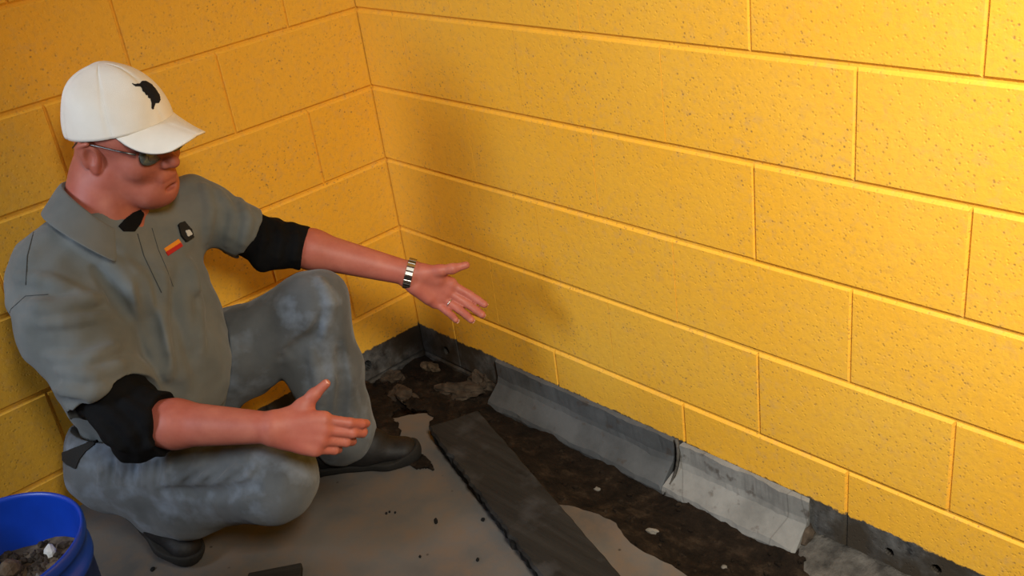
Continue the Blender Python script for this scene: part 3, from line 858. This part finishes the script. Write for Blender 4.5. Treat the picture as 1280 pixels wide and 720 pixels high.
# crushed folds on the near thigh
for i in range(7):
    x = 232+i*13; ridge(J, [(x+10, 584, 1.985), (x, 594, 1.985), (x-14, 604, 2.00)], .0035, .010, '-' if i % 2 else '+')
for i in range(7):
    x = 128+i*14; ridge(J, [(x, 572, 2.085), (x-2, 590, 2.08), (x-4, 606, 2.09)], .0032, .010, '-' if i % 2 else '+')
ridge(J, [(200, 617, 2.06), (270, 618, 2.03), (320, 610, 1.985)], .007, .02, '-')
ridge(J, [(352, 448, 2.28), (372, 432, 2.245), (392, 420, 2.225), (410, 390, 2.215)], .007, .018, '-')
ridge(J, [(400, 350, 2.20), (412, 380, 2.205), (405, 415, 2.22)], .006, .018)
ridge(J, [(425, 430, 2.255), (430, 480, 2.27), (424, 530, 2.32)], .006, .02, '-')
ridge(J, [(390, 440, 2.25), (400, 490, 2.27), (398, 530, 2.32)], .005, .02, '+')
J.half(np.array([0, 0, .012]), (0, 0, -1), np.array([.4, -.8, -.5]), .55, .003)
J.half(P0-TU*.060, TU, P0+TU*.15, .205, .004)
pobj('jeans', J, M_JEANS); del J
# shoes
def shoe(heel, toe, up, width, name='shoe'):
    d = nrm(toe-heel); L = np.linalg.norm(toe-heel); up = nrm(up-d*(up@d)); sd = np.cross(up, d)
    lo = np.minimum(heel, toe)-.16; hi = np.maximum(heel, toe)+.16
    f = Field(lo, hi, .0032)
    P = lambda x, y, z: heel+d*x*L+sd*y+up*z
    f.cone(P(.14, 0, .050), .036, P(.16, 0, .095), .038, .02); f.cone(P(.14, 0, .045), .038, P(.55, 0, .040), .040, .02, n=sd, sq=1.05)
    f.cone(P(.25, 0, .085), .036, P(.62, 0, .055), .034, .02); f.cone(P(.55, 0, .036), .042, P(.84, 0, .026), .036, .02, n=up, sq=.75)
    f.half(P(0, 0, .018), -up, P(.5, 0, .018)-up*.3, .32, .002)
    o = pobj(name, f, M_SHOE)
    g = Field(lo, hi, .0032)
    g.cone(P(.13, 0, .02), .041, P(.5, 0, .02), .036, .01); g.cone(P(.5, 0, .02), .036, P(.72, 0, .02), .047, .02); g.cone(P(.72, 0, .02), .047, P(.86, 0, .02), .039, .02)
    g.half(P(0, 0, .022), up, P(.5, 0, .022)+up*.3, .32, .002); g.half(P(0, 0, .002), -up, P(.5, 0, .002)-up*.3, .32, .002)
    V, Q = g.mesh(); s = np_obj('sole', V-np.array(person.location), Q, M_SOLE, o, True)
    # laces
    for k in range(4):
        x = .40+k*.075; z = .098-.013*k
        pts = [P(x, -.024, z-.010), P(x+.01, 0, z), P(x+.02, .024, z-.010)]
        tube('lace', pts, .0022, M_BLACK, o)
    return o
def tube(name, pts, r, mat, parent, seg=8, closed=False, off=None, flat=1.0):
    off = np.array(person.location) if off is None else np.array(off)
    pts = [np.array(p, float) for p in pts]; n = len(pts); V = []; F = []
    prev = None
    for i, p in enumerate(pts):
        a = pts[(i-1) % n] if (closed or i) else p; b = pts[(i+1) % n] if (closed or i < n-1) else p
        t = nrm(b-a); ref = np.array([0, 0, 1.0]) if prev is None else prev
        if abs(t@ref) > .95 and prev is None: ref = np.array([1.0, 0, 0])
        x = nrm(ref-t*(ref@t)); prev = x; y = np.cross(t, x)
        rr = r[i] if hasattr(r, '__len__') else r
        for k in range(seg):
            q = 2*math.pi*k/seg; V.append(p+rr*(math.cos(q)*x+math.sin(q)*y*flat)-off)
    m = n if closed else n-1
    for i in range(m):
        for k in range(seg):
            j = (i+1) % n; F.append((i*seg+k, i*seg+(k+1) % seg, j*seg+(k+1) % seg, j*seg+k))
    if not closed: F.append(tuple(range(seg))[::-1]); F.append(tuple((n-1)*seg+k for k in range(seg)))
    return mesh_obj(name, V, F, mat, parent, True)
shoe(np.array([.335, -.622, .0]), np.array([.525, -.405, .0]), UP, .1)
# near foot stands on its toes, heel raised
hl = W(150, 618, 2.27); hl[2] = max(hl[2], .10); tl = W(240, 692, 2.17); tl[2] = .006
shoe(hl, tl, nrm(UP*1.0+nrm(tl-hl)*1.0+.25*CR), .1)

# ------------------------------------------------------------------ cap
PL = np.array(person.location)
def crown_pt(phi, v):
    """phi from the front, v 0 at the rim to 1 at the button"""
    a = .1120 if math.cos(phi) > 0 else .1125; b = .0925
    th = v*math.pi/2
    c = math.cos(th)**.92 if v < 1 else 0
    seam = min(abs(((phi+math.pi/6*0) % (math.pi/3))-0), abs(((phi) % (math.pi/3))-math.pi/3))
    g = -.0018*math.exp(-(seam/.045)**2)
    puff = .0030*math.sin(3*phi+1.2)*math.sin(math.pi*v) + .0028*math.sin(9*v+2.0*phi+1)*math.sin(math.pi*v)*max(0, -math.sin(phi))
    x = a*math.cos(phi)*c; y = b*math.sin(phi)*c
    z = .042+.116*math.sin(th)**1.02
    z += (-.020*(1-math.cos(phi))*.5 + .010*(1+math.cos(phi))*.5)*(1-v)
    n = nrm([x/a/a, y/b/b, (z-.03)/.115**2+1e-6])
    return np.array([x-.004-.012*v, y, z]) + n*(g+puff)
nphi, nv = 120, 30
V = []; F = []
for j in range(nv+1):
    for i in range(nphi):
        V.append(H(*crown_pt(2*math.pi*i/nphi, j/nv*.995))-PL)
for j in range(nv):
    for i in range(nphi):
        F.append((j*nphi+i, j*nphi+(i+1) % nphi, (j+1)*nphi+(i+1) % nphi, (j+1)*nphi+i))
F.append(tuple(nv*nphi+i for i in range(nphi)))
cap = mesh_obj('cap', V, F, M_CAP, person, True)
md = cap.modifiers.new('t', 'SOLIDIFY'); md.thickness = .0025; md.offset = 1
tag(cap, 'off-white baseball cap')
f = Field(H(-.03, 0, .155)-.02, H(-.03, 0, .155)+.02, .001)
f.ell(H(*(crown_pt(0, .995))), [.0075, .0075, .004], HR, 0); V_, Q_ = f.mesh(); np_obj('button', V_-PL, Q_, M_CAP, cap)
def brim_pt(s, w):
    phi = s*math.radians(57); r = crown_pt(phi, .03)
    L = .004+.078*max(0, 1-abs(s)**2.4)**.75
    d = np.array([1, 0.16*s, 0]); p = r+d*w*L
    p[2] = r[2] - (.045*(abs(s)**1.7)*w**.8 + .018*w)*min(1, L/.07)
    p[1] *= 1-.03*w
    return p
ns, nw = 48, 14
def brim(name, dz, th, mat, par, shrink=1.0):
    V = []; F = []
    for side in (0, 1):
        for j in range(nw+1):
            for i in range(ns+1):
                q = brim_pt(-1+2*i/ns, j/nw*shrink); q[2] += dz-(th if side else 0)
                V.append(H(*q)-PL)
    m = (ns+1)*(nw+1)
    for j in range(nw):
        for i in range(ns):
            a = j*(ns+1)+i; F.append((a, a+1, a+ns+2, a+ns+1)); F.append((m+a, m+a+ns+1, m+a+ns+2, m+a+1))
    for i in range(ns):
        a = nw*(ns+1)+i; F.append((a, a+1, m+a+1, m+a)); F.append((i, m+i, m+i+1, i+1))
    for j in range(nw):
        for i in (0, ns):
            a = j*(ns+1)+i; F.append((a, a+ns+1, m+a+ns+1, m+a))
    o = mesh_obj(name, V, F, mat, par, True); return o
br = brim('brim', 0, .0030, M_CAP, cap)
brim('brim_lining', -.0032, .0008, M_DSTEEL if False else M_SEAM, cap, .985)
# stitched seams over the crown
for k in range(6):
    pts = [H(*(crown_pt(k*math.pi/3+.028, v/20*.97)+np.array([0, 0, .0]))) for v in range(1, 20)]
    cen = H(-.01, 0, .06); pts = [p+nrm(p-cen)*.0026 for p in pts]
    tube('seam', pts, .0005, M_CAP, cap, 5)

bpy.context.view_layer.update()
def bvh_of(o):
    dg = bpy.context.evaluated_depsgraph_get(); e = o.evaluated_get(dg); me = e.to_mesh()
    mw = o.matrix_world; vs = [mw @ v.co for v in me.vertices]; ps = [tuple(p.vertices) for p in me.polygons]
    t = BVHTree.FromPolygons(vs, ps); e.to_mesh_clear(); return t
def inpoly(x, y, poly):
    c = False; n = len(poly)
    for i in range(n):
        x1, y1 = poly[i]; x2, y2 = poly[(i+1) % n]
        if (y1 > y) != (y2 > y) and x < (x2-x1)*(y-y1)/(y2-y1)+x1: c = not c
    return c
def applique(name, target, poly, mat, par, h=.0012, step=.55, off=None):
    """a thin raised patch that lies on the target's surface, outline given where the photo shows it"""
    ts = [bvh_of(o) for o in (target if isinstance(target, tuple) else (target,))]; off = PL if off is None else np.array(off)
    xs = [p[0] for p in poly]; ys = [p[1] for p in poly]; grid = {}; V = []; F = []
    nx = int((max(xs)-min(xs))/step)+2; ny = int((max(ys)-min(ys))/step)+2
    for i in range(nx):
        for j in range(ny):
            x = min(xs)+i*step; y = min(ys)+j*step
            d = Vector(CF+CR*(x-640)/FPX-CU*(y-360)/FPX).normalized()
            hs = [q for q in (t.ray_cast(Vector(CAM), d) for t in ts) if q[0] is not None]
            if not hs: continue
            loc, no, _, _ = min(hs, key=lambda q: q[3])
            if no.dot(d) > 0: no = -no
            grid[i, j] = (len(V), inpoly(x, y, poly)); V.append(np.array(loc+no*h)-off); V.append(np.array(loc-no*.001)-off)
    cells = set()
    for (i, j) in grid:
        q = [(i, j), (i+1, j), (i+1, j+1), (i, j+1)]
        if all(k in grid for k in q) and sum(grid[k][1] for k in q) >= 2: cells.add((i, j))
    for (i, j) in cells:
        q = [grid[k][0] for k in ((i, j), (i+1, j), (i+1, j+1), (i, j+1))]
        F.append(tuple(q)[::-1])
        for (di, dj, a, b) in ((0, -1, 0, 1), (1, 0, 1, 2), (0, 1, 2, 3), (-1, 0, 3, 0)):
            if (i+di, j+dj) not in cells: F.append((q[a], q[b], q[b]+1, q[a]+1))
    if not F: print('APPLIQUE MISSED', name); return None
    used = sorted({v for f in F for v in f}); mp = {v: k for k, v in enumerate(used)}
    return mesh_obj(name, [V[v] for v in used], [tuple(mp[v] for v in f) for f in F], mat, par)
applique('emblem', cap, [(164, 103.5), (168, 105.5), (175, 105), (177, 101.5), (183, 102), (189, 105.5), (194, 111), (199, 119), (200, 125), (198, 129), (194.5, 128.5),
    (193, 131), (191.5, 136.5), (189.5, 136), (189.5, 129), (188, 123), (185.5, 122.5), (184.5, 118.5), (182.5, 119), (181, 115.5), (178.5, 114.5), (177.5, 110.5), (175, 108), (169, 108)], M_THREAD, cap, .0014)
jeans = next(o for o in person.children if o.name.startswith('jeans'))
applique('belt', (shirt, jeans), [(72, 568), (84, 564), (104, 556), (122, 549), (118, 556), (108, 564), (100, 574), (95, 586), (84, 580)], M_SOLE, person, .003)
applique('undershirt_neck', (shirt, body), [(148, 283), (157, 273), (166, 266), (176, 262), (179, 268), (174, 281), (168, 289), (154, 289)], M_BLACK, person, .003)
# polo marks
applique('chest_print', shirt, [(205, 311), (223, 299), (227, 305), (209, 317)], M_ORANGE, shirt)
applique('chest_print', shirt, [(207, 315.5), (226, 303.5), (228, 308), (210, 320)], M_RED, shirt, .0018)
applique('microphone_clip', shirt, [(222, 281), (230, 278), (238, 288), (240, 297), (232, 303), (226, 296)], M_SOLE, shirt, .006)
applique('clip_white_mark', shirt, [(230, 290), (235, 289), (238, 294), (233, 297)], M_PWHITE, shirt, .0075)  # white part of the black and white chest mark, its own colour

# seams of the polo: sleeve seam at the near shoulder, placket edge
def surf_line(name, target, pts, r, mat, par, out=.0005):
    t = bvh_of(target); P = []
    for (x0, y0), (x1, y1) in zip(pts, pts[1:]):
        n = max(2, int(math.hypot(x1-x0, y1-y0)/4))
        for k in range(n):
            x = x0+(x1-x0)*k/n; y = y0+(y1-y0)*k/n
            d = Vector(CF+CR*(x-640)/FPX-CU*(y-360)/FPX).normalized(); loc, no, _, _ = t.ray_cast(Vector(CAM), d)
            if loc is not None: P.append(np.array(loc-d*out))
    if len(P) > 2: return tube(name, P, r, mat, par, 6)
surf_line('seam', shirt, [(56, 262), (42, 290), (34, 320), (32, 360)], .0009, M_SEAM, shirt)
surf_line('seam', shirt, [(60, 368), (32, 370), (14, 386), (9, 400)], .0009, M_SEAM, shirt)
surf_line('placket', shirt, [(172, 292), (180, 320), (192, 345), (204, 370)], .0010, M_SEAM, shirt)
surf_line('placket', shirt, [(190, 285), (198, 312), (208, 335), (218, 362)], .0007, M_SEAM, shirt)

# ------------------------------------------------------------------ glasses
gl = bpy.data.objects.new('glasses', None); COL.objects.link(gl); gl.parent = person
for sd in (-1, 1):
    hinge = H(.092, sd*.068, .012)
    tube('temple_arm', [H(-.052, sd*.083, .014), H(-.034, sd*.0865, .028), H(-.01, sd*.088, .030), H(.02, sd*.084, .026), H(.06, sd*.076, .018), hinge], [.0016]*5+[.0022], M_DSTEEL, gl)
    ring = []
    for k in range(24):
        a = 2*math.pi*k/24; ring.append(H(.104-.010*abs(math.cos(a)*.5+.5*sd*0)-.006*(.5+.5*math.cos(a)*1), sd*(.036+.027*math.copysign(abs(math.cos(a))**.7, math.cos(a))), .000+.017*math.copysign(abs(math.sin(a))**.8, math.sin(a))))
    tube('frame', ring, .0013, M_DSTEEL, gl, 6, True)
    c = sum(ring)/24; V = [c-PL]+[p-PL for p in ring]; F = [(0, 1+k, 1+(k+1) % 24) for k in range(24)]
    o = mesh_obj('lens', V, F, M_LENS, gl, True); md = o.modifiers.new('t', 'SOLIDIFY'); md.thickness = .0016
    f = Field(H(.074, sd*.032, .011)-.02, H(.074, sd*.032, .011)+.02, .0012)
    f.ell(H(.0765, sd*.032, .0095), [.0125]*3, None, 0); V_, Q_ = f.mesh(); np_obj('eye', V_-PL, Q_, M_EYE, person)
tube('bridge', [H(.100, .010, .004), H(.108, .0, .008), H(.100, -.010, .004)], .0014, M_DSTEEL, gl)

# ------------------------------------------------------------------ watch and ring
watch = bpy.data.objects.new('watch', None); COL.objects.link(watch); watch.parent = person
wc = W(512, 342, 2.32); wx = nrm(wrL-elL); X_, Y_, Z_ = frL
wy = nrm(Y_-wx*(Y_@wx)); wz = nrm(Z_-wx*(Z_@wx)-wy*(Z_@wy))
def obox(name, c, ex, ey, ez, hx, hy, hz, mat, par, bev=.0008):
    bm = bmesh.new(); bmesh.ops.create_cube(bm, size=2)
    bmesh.ops.scale(bm, vec=(hx, hy, hz), verts=bm.verts)
    bmesh.ops.bevel(bm, geom=bm.edges[:], offset=bev, segments=1, affect='EDGES')
    M = Matrix(((ex[0], ey[0], ez[0], c[0]-PL[0]), (ex[1], ey[1], ez[1], c[1]-PL[1]), (ex[2], ey[2], ez[2], c[2]-PL[2]), (0, 0, 0, 1)))
    bm.transform(M); return bm_obj(name, bm, mat, par)
for k in range(22):
    a = 2*math.pi*k/22; ra, rb = .0335, .0335
    rad = nrm(wy*math.cos(a)+wz*math.sin(a)); tn = np.cross(wx, rad)
    if abs(((a-math.pi/2+math.pi) % (2*math.pi))-math.pi) < .45: continue
    clasp = abs(((a-math.radians(-50)+math.pi) % (2*math.pi))-math.pi) < .3
    obox('link', wc+rad*(ra+(.0012 if clasp else 0)), wx, tn, rad, .0088, .0043, .0017, M_STEEL if (clasp or k % 2) else M_DSTEEL, watch)
bm = bmesh.new(); bmesh.ops.create_cone(bm, cap_ends=True, segments=28, radius1=.018, radius2=.0165, depth=.009)
M4 = Matrix(((wx[0], wy[0], wz[0], *(wc+wz*.036-PL)[0:1]), (wx[1], wy[1], wz[1], (wc+wz*.036-PL)[1]), (wx[2], wy[2], wz[2], (wc+wz*.036-PL)[2]), (0, 0, 0, 1)))
bm.transform(M4); bm_obj('watch_case', bm, M_STEEL, watch, False)
# wedding ring on the left ring finger
pts, D = chL[2]; a, b = pts[0], pts[1]; d = nrm(b-a); c = lerp(a, b, .42); u1 = nrm(np.cross(d, D+Z_*.3)); u2 = np.cross(d, u1)
tube('finger_ring', [c+.0105*(math.cos(t)*u1+math.sin(t)*u2) for t in np.linspace(0, 2*math.pi, 20, endpoint=False)], .0016, M_STEEL, person, 8, True)

# ------------------------------------------------------------------ bucket of rubble
def lathe(name, prof, mat, parent, seg=72):
    V = []; F = []
    for (r, z) in prof:
        for k in range(seg):
            a = 2*math.pi*k/seg; V.append((r*math.cos(a), r*math.sin(a), z))
    for i in range(len(prof)-1):
        for k in range(seg): F.append((i*seg+k, i*seg+(k+1) % seg, (i+1)*seg+(k+1) % seg, (i+1)*seg+k))
    if prof[0][0] > .001: F.append(tuple(range(seg))[::-1])
    o = mesh_obj(name, V, F, mat, parent, True); return o
bc = empty('bucket', (.568, -1.303, 0))
tag(bc, 'blue plastic bucket full of rubble on the floor beside the man', 'bucket')
lathe('bucket_body', [(.128, .001), (.1305, .004), (.142, .30), (.146, .30), (.1475, .305), (.1475, .318), (.1435, .322), (.1440, .345), (.1485, .347), (.1500, .352), (.1505, .366), (.1480, .370), (.1440, .369), (.1425, .362), (.1285, .012), (.0005, .010)], M_BLUE, bc)
hd = []
for k in range(25):
    a = math.pi*k/24; hd.append(np.array([.155*math.cos(a), -.155*math.sin(a)*.96, .325-.135*math.sin(a)]))
tube('handle', hd, .0022, M_DSTEEL, bc, 8, off=(0, 0, 0))
for sd in (-1, 1):
    bm = bmesh.new(); bmesh.ops.create_cone(bm, cap_ends=True, segments=16, radius1=.013, radius2=.010, depth=.012, matrix=Matrix.Translation((sd*.151, 0, .325)) @ Matrix.Rotation(math.pi/2, 4, 'Y'))
    bm_obj('handle_boss', bm, M_BLUE, bc)
bx, by = bc.location.x, bc.location.y
V = []; F = []; V.append((0, 0, .274))
for i in range(1, 13):
    for k in range(40):
        a = 2*math.pi*k/40; r = .1365*i/12; x, y = r*math.cos(a), r*math.sin(a)
        V.append((x, y, .272+.034*(x*.7+y*.5)/.14+mnoise.noise((x*30, y*30, 3))*.014))
for k in range(40): F.append((0, 1+k, 1+(k+1) % 40))
for i in range(11):
    for k in range(40): F.append((1+i*40+k, 1+(i+1)*40+k, 1+(i+1)*40+(k+1) % 40, 1+i*40+(k+1) % 40))
o = mesh_obj('rubble', V, F, M_RUB, None, True); o.location = bc.location
tag(o, 'brown gritty rubble filling the blue bucket', 'rubble', kind='stuff')
def topz(x, y): return .272+.034*(x*.7+y*.5)/.14+mnoise.noise((x*30, y*30, 3))*.014
rnd = random.Random(3); bm = bmesh.new()
for k in range(260):
    a = rnd.uniform(0, 6.283); r = .125*math.sqrt(rnd.random()); x, y = r*math.cos(a), r*math.sin(a); q = rnd.uniform(.004, .011)
    s = stone_bm(q, k+50, (1, rnd.uniform(.6, 1), .8), 1, .5); me = bpy.data.meshes.new('t'); s.to_mesh(me); s.free()
    me.transform(Matrix.Translation((x, y, topz(x, y)+q*.4)) @ Matrix.Rotation(rnd.uniform(0, 6), 4, (rnd.random(), rnd.random(), 1))); bm.from_mesh(me); bpy.data.meshes.remove(me)
o = bm_obj('gravel', bm, M_MUD); o.location = bc.location; tag(o, 'small dark brown stones scattered on the rubble in the blue bucket', 'rubble', kind='stuff')
for k, (x, y, q, m, lab) in enumerate([(.085, .070, .028, M_RUB, 'largest brown lump leaning on the inside of the blue bucket'), (.105, .015, .019, M_WHITE, 'white plaster chip against the right inner side of the bucket'),
        (.055, .045, .018, M_GREY, 'grey stone on the rubble near the middle of the bucket'), (-.03, .085, .013, M_WHITE, 'small white chip at the back of the bucket rubble'),
        (.02, -.01, .026, M_RUB, 'dark brown clod in the middle of the bucket rubble'), (-.05, .02, .024, M_RUB, 'brown clod at the left of the bucket rubble'), (.06, -.05, .022, M_GREY, 'grey clod at the front of the bucket rubble')]):
    o = bm_obj('rubble_chunk', stone_bm(q, 90+k, (1, .8, .8), 2, .5), m); o.location = (bx+x, by+y, topz(x, y)+q*.5); o.rotation_euler = (k, k*2, k*3)
    tag(o, lab, 'rubble')
